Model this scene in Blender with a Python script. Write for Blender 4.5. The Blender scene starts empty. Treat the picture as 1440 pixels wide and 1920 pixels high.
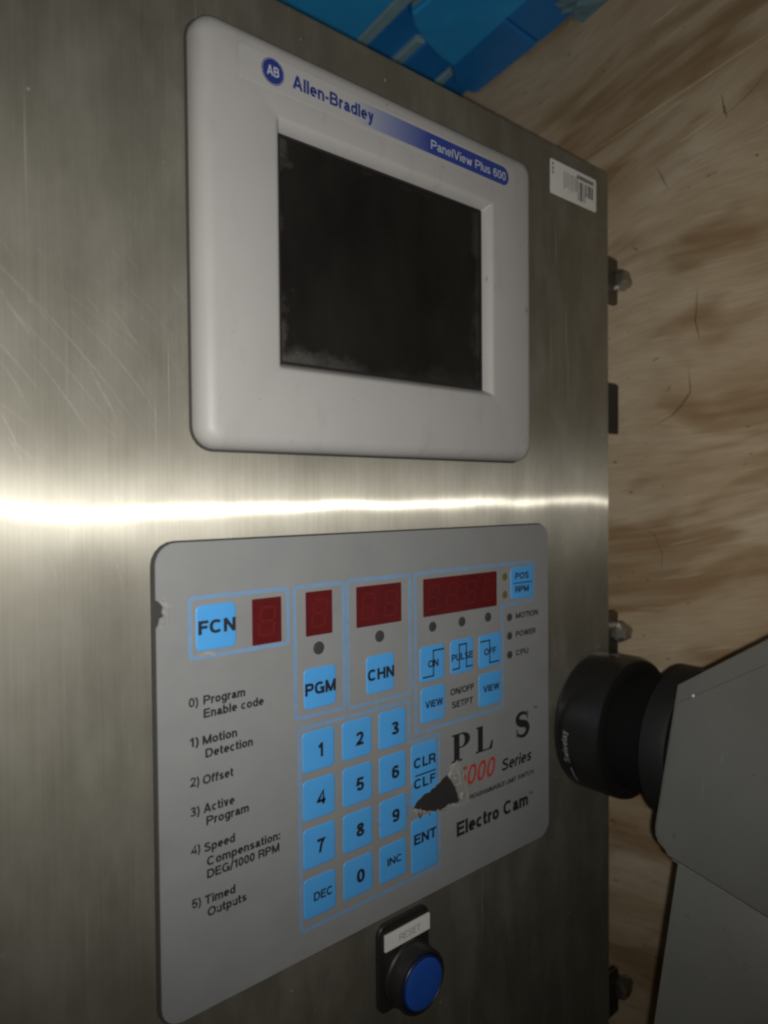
import bpy, bmesh, math, random
from mathutils import Vector, Matrix
random.seed(7)
R = math.radians
MM = 0.001
FLOOR = -560.0                      # floor of the crate, mm below the terminal's top edge


def W(x, y, z):
    """millimetres on the cabinet front (x right, y into the cabinet, z up) -> metres"""
    return Vector((x * MM, y * MM, (z - FLOOR) * MM))


scene = bpy.context.scene
COL = scene.collection

# ------------------------------------------------------------------ camera
cam_d = bpy.data.cameras.new('camera')
cam = bpy.data.objects.new('camera', cam_d)
COL.objects.link(cam)
fw = Vector((0.64582832, 0.76319073, -0.0211112))
rt = Vector((0.76321786, -0.64608567, -0.00847384))
up = Vector((0.0201068, 0.0106398, 0.99974122))
CAM = W(-106.7, -229.4, -169.4)
m = Matrix.Identity(4)
for i in range(3):
    m[i][0], m[i][1], m[i][2], m[i][3] = rt[i], up[i], -fw[i], CAM[i]
cam.matrix_world = m
cam_d.sensor_fit = 'VERTICAL'
cam_d.sensor_height = 36.0
cam_d.sensor_width = 27.0
cam_d.lens = 24.65
cam_d.clip_start = 0.01
cam_d.clip_end = 50
cam_d.dof.use_dof = True
cam_d.dof.focus_distance = 0.295
cam_d.dof.aperture_fstop = 8.5
scene.camera = cam

# ------------------------------------------------------------------ world, flash
world = bpy.data.worlds.new('World')
scene.world = world
world.use_nodes = True
bg = world.node_tree.nodes['Background']
bg.inputs[0].default_value = (1.0, 0.94, 0.74, 1)
bg.inputs[1].default_value = 0.038

fl = bpy.data.lights.new('phone_flash', 'SPOT')
fl.energy = 2.85
fl.color = (1.0, 0.975, 0.935)
fl.shadow_soft_size = 0.0022
fl.spot_size = R(120)
fl.spot_blend = 1.0
flash = bpy.data.objects.new('phone_flash', fl)
COL.objects.link(flash)
flash.location = CAM + rt * 0.009 - up * 0.006 + fw * 0.002
aim = W(80, 0, -138)
flash.rotation_euler = (aim - flash.location).to_track_quat('-Z', 'Y').to_euler()

scene.view_settings.view_transform = 'Standard'
scene.view_settings.look = 'None'
scene.view_settings.exposure = 0.0
scene.view_settings.gamma = 1.0
scene.view_settings.use_curve_mapping = False
scene.render.engine = 'CYCLES'
scene.cycles.use_denoising = True
scene.cycles.max_bounces = 6
scene.cycles.filter_width = 2.3


# ------------------------------------------------------------------ materials
class NT:
    def __init__(s, name):
        s.m = bpy.data.materials.new(name)
        s.m.use_nodes = True
        s.t = s.m.node_tree
        s.b = s.t.nodes['Principled BSDF']
        s.out = s.t.nodes['Material Output']

    def n(s, kind, **kw):
        nd = s.t.nodes.new(kind)
        for k, v in kw.items():
            setattr(nd, k, v)
        return nd

    def l(s, a, b):
        s.t.links.new(a, b)

    def math(s, op, a, b=None, clamp=False):
        nd = s.n('ShaderNodeMath', operation=op, use_clamp=clamp)
        for i, v in enumerate((a, b)):
            if v is None:
                continue
            if isinstance(v, (int, float)):
                nd.inputs[i].default_value = v
            else:
                s.l(v, nd.inputs[i])
        return nd.outputs[0]

    def mapping(s, scale, rot=(0, 0, 0), loc=(0, 0, 0), src=None, coord='Object'):
        if src is None:
            src = s.n('ShaderNodeTexCoord').outputs[coord]
        mp = s.n('ShaderNodeMapping')
        s.l(src, mp.inputs[0])
        mp.inputs['Location'].default_value = loc
        mp.inputs['Rotation'].default_value = rot
        mp.inputs['Scale'].default_value = scale
        return mp.outputs[0]

    def noise(s, vec, scale=1, detail=3, rough=.55, dist=0):
        nd = s.n('ShaderNodeTexNoise')
        s.l(vec, nd.inputs['Vector'])
        nd.inputs['Scale'].default_value = scale
        nd.inputs['Detail'].default_value = detail
        nd.inputs['Roughness'].default_value = rough
        nd.inputs['Distortion'].default_value = dist
        return nd.outputs['Fac']

    def ramp(s, fac, stops, interp='LINEAR'):
        nd = s.n('ShaderNodeValToRGB')
        nd.color_ramp.interpolation = interp
        el = nd.color_ramp.elements
        while len(el) < len(stops):
            el.new(.5)
        for e, (p, c) in zip(el, stops):
            e.position = p
            e.color = (c, c, c, 1) if isinstance(c, (int, float)) else (*c, 1)
        s.l(fac, nd.inputs[0])
        return nd.outputs[0]

    def mix(s, fac, a, b, blend='MIX'):
        nd = s.n('ShaderNodeMix', data_type='RGBA', blend_type=blend)
        for sock, v in ((nd.inputs[0], fac), (nd.inputs[6], a), (nd.inputs[7], b)):
            if isinstance(v, (int, float)):
                sock.default_value = v
            elif isinstance(v, tuple):
                sock.default_value = (*v, 1)
            else:
                s.l(v, sock)
        return nd.outputs[2]

    def bump(s, h, strength=.3, dist=.001):
        nd = s.n('ShaderNodeBump')
        nd.inputs['Strength'].default_value = strength
        nd.inputs['Distance'].default_value = dist
        s.l(h, nd.inputs['Height'])
        return nd.outputs[0]


def plain(name, col, rough=.5, metal=0, var=.12, scale=120, spec=.5, bump=0.0, bscale=900):
    k = NT(name)
    v = k.mapping((1, 1, 1))
    f = k.noise(v, scale, 4)
    c = k.mix(f, tuple(x * (1 - var) for x in col), tuple(min(1, x * (1 + var)) for x in col))
    k.l(c, k.b.inputs['Base Color'])
    r = k.math('ADD', k.math('MULTIPLY', k.noise(v, scale * 2.3, 3), .16), rough - .08)
    k.l(r, k.b.inputs['Roughness'])
    k.b.inputs['Metallic'].default_value = metal
    k.b.inputs['Specular IOR Level'].default_value = spec
    if bump:
        k.l(k.bump(k.noise(v, bscale, 3), bump, .0004), k.b.inputs['Normal'])
    return k.m


def steel_material():
    k = NT('brushed_steel')
    pos = k.n('ShaderNodeNewGeometry').outputs['Position']
    fine = k.noise(k.mapping((1500, 1500, 14), src=pos), 1, 2, .6)
    mid = k.noise(k.mapping((420, 420, 5), src=pos), 1, 3, .6)
    smear = k.noise(k.mapping((16, 16, 9), src=pos), 1, 4, .6, .4)
    patch = k.noise(k.mapping((45, 45, 30), src=pos), 1, 5, .65)
    g = k.math('ADD', k.math('MULTIPLY', fine, .26), k.math('MULTIPLY', mid, .04))
    g = k.math('ADD', g, k.math('ADD', k.math('MULTIPLY', smear, .32), k.math('MULTIPLY', patch, .38)))
    col = k.ramp(g, [(.28, (.34, .325, .268)), (.52, (.50, .478, .40)), (.76, (.65, .625, .535))])
    wave = k.bump(k.noise(k.mapping((13, 13, 10), src=pos), 1, 1, .4), 1.0, .0016)
    tang = k.n('ShaderNodeCombineXYZ')
    tang.inputs[2].default_value = 1.0

    def gl(rough, aniso, colour):
        gn = k.n('ShaderNodeBsdfAnisotropic', distribution='GGX')
        k.l(colour, gn.inputs['Color'])
        if isinstance(rough, float):
            gn.inputs['Roughness'].default_value = rough
        else:
            k.l(rough, gn.inputs['Roughness'])
        gn.inputs['Anisotropy'].default_value = aniso
        k.l(tang.outputs[0], gn.inputs['Tangent'])
        k.l(wave, gn.inputs['Normal'])
        return gn.outputs[0]
    r1 = k.math('ADD', k.math('MULTIPLY', patch, .22), .155)
    r2 = k.math('ADD', k.math('MULTIPLY', smear, .20), .36)
    ms = k.n('ShaderNodeMixShader')
    ms.inputs[0].default_value = .68
    k.l(gl(r1, .91, col), ms.inputs[1])
    k.l(gl(r2, .70, col), ms.inputs[2])
    iso = k.n('ShaderNodeBsdfAnisotropic', distribution='GGX')
    k.l(col, iso.inputs['Color'])
    iso.inputs['Roughness'].default_value = .70
    ms3 = k.n('ShaderNodeMixShader')
    ms3.inputs[0].default_value = .58
    k.l(ms.outputs[0], ms3.inputs[1])
    k.l(iso.outputs[0], ms3.inputs[2])
    ms = ms3
    # fine handling scratches and greasy marks: broad scatter
    sc = None
    for ang, lo, off, fr in ((28, .70, 0.0, 900), (36, .705, 3.1, 700), (-24, .715, 7.7, 800)):
        v = k.mapping((fr, fr, 9), rot=(0, R(ang), 0), loc=(off, 0, off), src=pos)
        s = k.ramp(k.noise(v, 1, 2, .5), [(lo, 0.0), (lo + .05, 1.0)])
        sc = s if sc is None else k.math('MAXIMUM', sc, s)
    where = k.ramp(k.noise(k.mapping((9, 9, 9), src=pos, loc=(2.2, 0, 1.4)), 1, 2), [(.47, 0.0), (.63, 1.0)])
    sc = k.math('MULTIPLY', sc, where)
    specks = k.ramp(k.noise(k.mapping((330, 330, 330), src=pos), 1, 1), [(.765, 0.0), (.79, 1.0)])
    sc = k.math('MAXIMUM', sc, k.math('MULTIPLY', specks, .8))
    haze = k.ramp(k.noise(k.mapping((55, 55, 20), rot=(0, R(25), 0), src=pos), 1, 4), [(.45, 0.0), (.72, .36)])
    fac = k.math('MAXIMUM', k.math('MULTIPLY', sc, .55), k.math('MULTIPLY', haze, .35))
    df = k.n('ShaderNodeBsdfDiffuse')
    df.inputs[0].default_value = (.46, .45, .40, 1)
    ms2 = k.n('ShaderNodeMixShader')
    k.l(fac, ms2.inputs[0])
    k.l(ms.outputs[0], ms2.inputs[1])
    k.l(df.outputs[0], ms2.inputs[2])
    k.l(ms2.outputs[0], k.out.inputs['Surface'])
    return k.m


def plywood_material(name='plywood', tilt=10.0):
    """veneer on a sheet lying in the plane x = const, grain along y, tilted"""
    k = NT(name)
    pos = k.n('ShaderNodeNewGeometry').outputs['Position']
    base = k.mapping((1, 1, 1), rot=(R(tilt), 0, 0), src=pos)
    warp = k.n('ShaderNodeTexNoise')
    k.l(k.mapping((3, 5, 6), src=base), warp.inputs['Vector'])
    warp.inputs['Scale'].default_value = 1
    warp.inputs['Detail'].default_value = 1
    sub = k.n('ShaderNodeVectorMath', operation='SUBTRACT')
    k.l(warp.outputs['Color'], sub.inputs[0])
    sub.inputs[1].default_value = (.5, .5, .5)
    scl = k.n('ShaderNodeVectorMath', operation='SCALE')
    k.l(sub.outputs[0], scl.inputs[0])
    scl.inputs['Scale'].default_value = .06
    add = k.n('ShaderNodeVectorMath', operation='ADD')
    k.l(base, add.inputs[0])
    k.l(scl.outputs[0], add.inputs[1])
    v = add.outputs[0]
    broad = k.noise(k.mapping((8, 6, 19), src=v), 1, 4, .6, .3)
    grain = k.noise(k.mapping((30, 11, 150), src=v), 1, 4, .6)
    fibre = k.noise(k.mapping((200, 45, 1300), src=v), 1, 2, .6)
    c = k.ramp(broad, [(.28, (.37, .265, .145)), (.42, (.52, .40, .255)), (.56, (.625, .505, .35)), (.75, (.71, .605, .455))])
    c = k.mix(k.ramp(grain, [(.30, .30), (.5, .06), (.7, 0.0)]), c, (.45, .31, .18))
    c = k.mix(k.ramp(fibre, [(.3, .45), (.55, 0.0)]), c, (.36, .25, .15))
    # stained bands with their own shape
    st = k.ramp(k.noise(k.mapping((10, 8, 26), src=v, loc=(3.3, 1.7, .45)), 1, 3, .5, .25), [(.51, 0.0), (.60, .85)])
    st = k.math('MULTIPLY', st, k.ramp(grain, [(.35, 1.0), (.7, .45)]))
    c = k.mix(st, c, (.29, .175, .078))
    pits = k.ramp(k.noise(k.mapping((200, 130, 330), src=v), 1, 1), [(.755, 0.0), (.79, .8)])
    c = k.mix(pits, c, (.10, .065, .035))
    pale = k.ramp(k.noise(k.mapping((60, 20, 360), src=v, loc=(0, 4, 2)), 1, 2), [(.68, 0.0), (.76, .4)])
    c = k.mix(pale, c, (.74, .66, .54))
    k.l(c, k.b.inputs['Base Color'])
    k.b.inputs['Roughness'].default_value = .62
    k.b.inputs['Specular IOR Level'].default_value = .3
    h = k.math('ADD', grain, k.math('MULTIPLY', fibre, .6))
    k.l(k.bump(h, .32, .0006), k.b.inputs['Normal'])
    return k.m


def dusty_screen():
    k = NT('dusty_dark_screen')
    pos = k.n('ShaderNodeNewGeometry').outputs['Position']
    sp = k.n('ShaderNodeSeparateXYZ')
    k.l(pos, sp.inputs[0])
    # dust collects towards the edges of the recess, ragged
    nz = k.math('MULTIPLY', k.math('SUBTRACT', k.noise(k.mapping((70, 70, 70), src=pos), 1, 4), .5), .028)

    def edge(sock, c0, sign, w):
        dd = k.math('MULTIPLY', k.math('SUBTRACT', sock, c0), sign)
        dd = k.math('ADD', dd, nz)
        return k.ramp(k.math('MULTIPLY', dd, 1 / w), [(.15, 1.0), (1.0, 0.0)])
    zo = -FLOOR * MM
    lft = k.ramp(k.math('MULTIPLY', k.math('SUBTRACT', sp.outputs[0], .034), 1 / .06, clamp=True), [(.25, 1.0), (.75, .28)])
    a = k.math('MULTIPLY', edge(sp.outputs[2], zo - .1195, 1, .008), lft)
    b = k.math('MULTIPLY', edge(sp.outputs[0], .1460, -1, .007), .4)
    c_ = k.math('MULTIPLY', edge(sp.outputs[0], .0335, 1, .004), .7)
    d = k.math('MULTIPLY', edge(sp.outputs[2], zo - .0335, -1, .006), .15)
    msk = k.math('MAXIMUM', k.math('MAXIMUM', a, b), k.math('MAXIMUM', c_, d))
    grit = k.ramp(k.noise(k.mapping((1300, 1300, 1300), src=pos), 1, 2), [(.3, .6), (.7, 1.0)])
    msk = k.math('MULTIPLY', msk, grit)
    film = k.ramp(k.noise(k.mapping((40, 40, 22), rot=(0, R(20), 0), src=pos), 1, 4), [(.35, 0.0), (.8, .16)])
    msk = k.math('MAXIMUM', msk, film)
    c = k.mix(k.math('MULTIPLY', msk, .5), (.0095, .0092, .0084), (.14, .133, .118))
    k.l(c, k.b.inputs['Base Color'])
    k.b.inputs['Roughness'].default_value = .22
    k.b.inputs['Specular IOR Level'].default_value = .3
    return k.m


def band_material():
    """flat print: strip fading from the label's grey-white into blue"""
    k = NT('blue_fade_print')
    pos = k.n('ShaderNodeNewGeometry').outputs['Position']
    sp = k.n('ShaderNodeSeparateXYZ')
    k.l(pos, sp.inputs[0])
    t = k.math('MULTIPLY', k.math('SUBTRACT', sp.outputs[0], .066), 1 / .042, clamp=True)
    c = k.ramp(t, [(0, (.385, .38, .38)), (.35, (.22, .25, .38)), (1, (.028, .055, .26))])
    k.l(c, k.b.inputs['Base Color'])
    k.b.inputs['Roughness'].default_value = .4
    return k.m


def bezel_material():
    k = NT('pale_grey_plastic')
    pos = k.n('ShaderNodeNewGeometry').outputs['Position']
    c = k.mix(k.noise(k.mapping((38, 38, 38), src=pos), 1, 4), (.35, .345, .335), (.40, .392, .382))
    rub = k.ramp(k.noise(k.mapping((90, 90, 26), rot=(0, R(35), 0), src=pos), 1, 5, .6), [(.56, 0.0), (.74, .35)])
    c = k.mix(rub, c, (.27, .26, .245))
    sp = k.ramp(k.noise(k.mapping((210, 210, 210), src=pos), 1, 1), [(.75, 0.0), (.79, .6)])
    c = k.mix(sp, c, (.16, .15, .14))
    k.l(c, k.b.inputs['Base Color'])
    k.b.inputs['Roughness'].default_value = .5
    k.l(k.bump(k.noise(k.mapping((2200, 2200, 2200), src=pos), 1, 2), .14, .0004), k.b.inputs['Normal'])
    return k.m


def housing_material():
    k = NT('grey_painted_metal')
    pos = k.n('ShaderNodeNewGeometry').outputs['Position']
    c = k.mix(k.noise(k.mapping((28, 28, 28), src=pos), 1, 5, .6), (.118, .118, .104), (.172, .171, .155))
    sc = k.ramp(k.noise(k.mapping((40, 500, 60), rot=(R(35), 0, 0), src=pos), 1, 2), [(.70, 0.0), (.76, .35)])
    sc = k.math('MULTIPLY', sc, k.ramp(k.noise(k.mapping((22, 22, 22), src=pos, loc=(1, 2, 0)), 1, 2), [(.48, 0.0), (.62, 1.0)]))
    c = k.mix(sc, c, (.27, .265, .24))
    sp = k.ramp(k.noise(k.mapping((330, 330, 330), src=pos), 1, 1), [(.74, 0.0), (.78, .5)])
    c = k.mix(sp, c, (.07, .068, .06))
    k.l(c, k.b.inputs['Base Color'])
    k.b.inputs['Roughness'].default_value = .5
    k.l(k.bump(k.noise(k.mapping((1500, 1500, 1500), src=pos), 1, 3), .22, .0004), k.b.inputs['Normal'])
    return k.m


def overlay_material():
    k = NT('grey_overlay_film')
    pos = k.n('ShaderNodeNewGeometry').outputs['Position']
    f = k.noise(k.mapping((60, 60, 60), src=pos), 1, 5, .6)
    c = k.mix(f, (.222, .228, .232), (.268, .274, .276))
    smudge = k.ramp(k.noise(k.mapping((22, 22, 30), rot=(0, R(30), 0), src=pos), 1, 4), [(.52, 0.0), (.75, .25)])
    c = k.mix(smudge, c, (.17, .17, .165))
    scr = k.ramp(k.noise(k.mapping((420, 420, 12), rot=(0, R(-24), 0), src=pos), 1, 2), [(.75, 0.0), (.80, .16)])
    c = k.mix(scr, c, (.42, .42, .42))
    k.l(c, k.b.inputs['Base Color'])
    k.l(k.math('ADD', k.math('MULTIPLY', f, .2), .36), k.b.inputs['Roughness'])
    k.b.inputs['Specular IOR Level'].default_value = .4
    k.l(k.bump(k.noise(k.mapping((2600, 2600, 2600), src=pos), 1, 1), .12, .0002), k.b.inputs['Normal'])
    return k.m


M = {
    'steel': steel_material(),
    'ply': plywood_material(),
    'screen': dusty_screen(),
    'band': band_material(),
    'overlay': overlay_material(),
    'bezel': bezel_material(),
    'strip': plain('label_film', (.39, .385, .38), .38, var=.03, scale=60),
    'gasket': plain('dark_gasket', (.040, .038, .034), .8),
    'navy': plain('navy_print', (.020, .038, .19), .45, var=.1),
    'white_ink': plain('pale_print', (.46, .48, .56), .5, var=.04),
    'ink': plain('black_print', (.017, .018, .022), .5, var=.15),
    'key': plain('blue_key_film', (.075, .35, .76), .42, var=.13, scale=38, bump=.08, bscale=2200),
    'keyline': plain('pale_blue_print', (.175, .295, .46), .45, var=.15, scale=300),
    'red': plain('red_display_filter', (.105, .010, .012), .26, var=.4, scale=70),
    'segment': plain('faint_red_segment', (.135, .013, .014), .3, var=.2),
    'led': plain('dark_led', (.048, .050, .052), .35),
    'led_amber': plain('amber_led', (.13, .11, .05), .4),
    'redink': plain('red_print', (.42, .045, .03), .5, var=.15, scale=300),
    'ghost': plain('worn_violet_print', (.238, .240, .262), .5, var=.06),
    'torn': plain('torn_film_edge', (.30, .295, .28), .6, var=.35, scale=500),
    'pit': plain('dark_torn_hole', (.020, .018, .016), .85, var=.4, scale=300),
    'paper': plain('white_paper', (.74, .74, .71), .6, var=.05, scale=150),
    'paper_ink': plain('grey_print', (.24, .24, .23), .6),
    'barcode': plain('barcode_print', (.03, .03, .03), .6),
    'black': plain('black_plastic', (.016, .0155, .0155), .45, var=.2, scale=200),
    'blackgloss': plain('glossy_black_plastic', (.012, .012, .012), .28, var=.2, scale=60),
    'flange': plain('dull_black_plastic', (.011, .011, .011), .6, spec=.3, var=.2),
    'neck_shade': plain('shaded_neck_black', (.005, .005, .005), .9, spec=.15),  # shadow of the flange on the neck, put into a near-black colour
    'cap': plain('blue_button_plastic', (.018, .085, .42), .33, var=.08, scale=150),
    'caprim': plain('dark_blue_rim', (.006, .018, .085), .35),
    'bolt': plain('zinc_plated_bolt', (.40, .385, .34), .30, metal=.9, var=.25, scale=300),
    'clampsteel': plain('dull_clamp_steel', (.17, .165, .15), .42, metal=1, var=.3, scale=150),
    'housing': housing_material(),
    'seam': plain('pale_seam_edge', (.24, .24, .22), .5, var=.3, scale=300),
    'housing_dark': plain('housing_near_black', (.018, .017, .014), .6),
    'lettering': plain('worn_white_lettering', (.24, .24, .26), .5, var=.6, scale=700),
    'blue_lt': plain('teal_blue_plastic', (.03, .36, .78), .40, var=.22, scale=30, bump=1.0, bscale=70),
    'blue_dk': plain('deep_blue_plastic', (.016, .20, .56), .40, var=.25, scale=30, bump=1.0, bscale=70),
    'blue_pale': plain('lit_pale_blue_edge', (.22, .38, .44), .5, var=.25, scale=60),  # paler colour stands in for light on the whitish step edges
    'film': plain('cloudy_wrap', (.14, .26, .32), .3, var=.4, scale=60),
    'steel_scratch': plain('bright_scratched_steel', (.52, .50, .44), .62, metal=.8, var=.5, scale=500),
    'crack': plain('dark_wood_crack', (.19, .125, .065), .8, var=.4, scale=300),
    'scratch': plain('pale_wood_scratch', (.80, .70, .55), .7, var=.2, scale=200),
}

# ------------------------------------------------------------------ building helpers
WL = {}


def tag(o, label=None, cat=None, group=None, kind=None):
    for k_, v in (('label', label), ('category', cat), ('group', group), ('kind', kind)):
        if v:
            o[k_] = v
    return o


def thing(name, loc, label, cat, group=None):
    o = bpy.data.objects.new(name, None)
    o.empty_display_size = .01
    COL.objects.link(o)
    o.location = W(*loc)
    WL[o] = W(*loc)
    return tag(o, label, cat, group)


def link(name, mesh, parent, base, mat, smooth):
    o = bpy.data.objects.new(name, mesh)
    COL.objects.link(o)
    if parent:
        o.parent = parent
        WL[o] = WL[parent]
    else:
        o.location = base
        WL[o] = base
    if mat:
        mesh.materials.append(M[mat])
    if smooth:
        for p in mesh.polygons:
            p.use_smooth = True
        try:
            mesh.set_sharp_from_angle(angle=R(38))
        except Exception:
            pass
    return o


def build(name, verts, faces, mat, parent=None, smooth=False, base=None):
    """verts in cabinet millimetres"""
    b = WL[parent] if parent else (base if base is not None else Vector((0, 0, 0)))
    me = bpy.data.meshes.new(name)
    me.from_pydata([tuple(W(*v) - b) for v in verts], [], faces)
    bm = bmesh.new()
    bm.from_mesh(me)
    bmesh.ops.recalc_face_normals(bm, faces=bm.faces)
    bm.to_mesh(me)
    bm.free()
    return link(name, me, parent, b, mat, smooth)


def rrect(x0, x1, z0, z1, r, n=5):
    """rounded rectangle, counter-clockwise seen from the front (x right, z up)"""
    pts = []
    for cx, cz, a0 in ((x1 - r, z1 - r, 0), (x0 + r, z1 - r, 90), (x0 + r, z0 + r, 180), (x1 - r, z0 + r, 270)):
        for i in range(n + 1):
            a = R(a0 + 90 * i / n)
            pts.append((cx + r * math.cos(a), cz + r * math.sin(a)))
    return pts


def loft(rings, cap0=True, cap1=True):
    """rings: list of lists of 3D points, equal length"""
    verts, faces = [], []
    n = len(rings[0])
    for rg in rings:
        verts += rg
    for k_ in range(len(rings) - 1):
        for i in range(n):
            j = (i + 1) % n
            faces.append((k_ * n + i, k_ * n + j, (k_ + 1) * n + j, (k_ + 1) * n + i))
    if cap0:
        faces.append(tuple(range(n)))
    if cap1:
        faces.append(tuple((len(rings) - 1) * n + i for i in range(n)))
    return verts, faces


def ring(pts, y):
    return [(x, y, z) for x, z in pts]


def slab(name, x0, x1, z0, z1, r, yf, yb, mat, parent, edge=.15, **kw):
    """rounded slab whose front (yf < yb) edge is softened"""
    e = min(edge, abs(yb - yf) * .9)
    v, f = loft([ring(rrect(x0, x1, z0, z1, r), yb), ring(rrect(x0, x1, z0, z1, r), yf + e * .6),
                 ring(rrect(x0 + e * .4, x1 - e * .4, z0 + e * .4, z1 - e * .4, max(r - e * .4, .05)), yf + e * .18),
                 ring(rrect(x0 + e, x1 - e, z0 + e, z1 - e, max(r - e, .05)), yf)])
    return build(name, v, f, mat, parent, **kw)


def prism(name, pts, yf, yb, mat, parent, **kw):
    v, f = loft([ring(pts, yb), ring(pts, yf)])
    return build(name, v, f, mat, parent, **kw)


def frame_line(name, pts_out, pts_in, yf, yb, mat, parent):
    n = len(pts_out)
    v = ring(pts_out, yb) + ring(pts_out, yf) + ring(pts_in, yf) + ring(pts_in, yb)
    f = []
    for i in range(n):
        j = (i + 1) % n
        for a, b in ((0, 1), (1, 2), (2, 3)):
            f.append((a * n + i, a * n + j, b * n + j, b * n + i))
    return build(name, v, f, mat, parent)


def lathe_y(name, cx, cz, prof, mat, parent, seg=48, **kw):
    """revolve (radius, y) profile round an axis along y"""
    rings = []
    for r, y in prof:
        rings.append([(cx + r * math.cos(2 * math.pi * i / seg), y, cz + r * math.sin(2 * math.pi * i / seg)) for i in range(seg)])
    v, f = loft(rings)
    return build(name, v, f, mat, parent, smooth=True, **kw)


def lathe_x(name, cy, cz, prof, mat, parent, seg=24, rot=0):
    rings = []
    for r, x in prof:
        rings.append([(x, cy + r * math.cos(rot + 2 * math.pi * i / seg), cz + r * math.sin(rot + 2 * math.pi * i / seg)) for i in range(seg)])
    v, f = loft(rings)
    return build(name, v, f, mat, parent, smooth=seg > 8)


def box(name, x0, x1, y0, y1, z0, z1, mat, parent=None, bev=0, base=None):
    v = [(x, y, z) for x in (x0, x1) for y in (y0, y1) for z in (z0, z1)]
    f = [(0, 1, 3, 2), (4, 6, 7, 5), (0, 4, 5, 1), (2, 3, 7, 6), (0, 2, 6, 4), (1, 5, 7, 3)]
    o = build(name, v, f, mat, parent, base=base)
    if bev:
        bm = bmesh.new()
        bm.from_mesh(o.data)
        bmesh.ops.bevel(bm, geom=bm.edges[:], offset=bev * MM, segments=3, affect='EDGES', profile=.5)
        bm.to_mesh(o.data)
        bm.free()
    return o


def el(cx, cy, rx, ry, a0, a1, n=12, p=2.35):
    """piece of a slightly squared ellipse"""
    out = []
    for i in range(n + 1):
        a = R(a0 + (a1 - a0) * i / n)
        c, s_ = math.cos(a), math.sin(a)
        k_ = (abs(c) ** p + abs(s_) ** p) ** (-1 / p)
        out.append((cx + rx * c * k_, cy + ry * s_ * k_))
    return out


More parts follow.
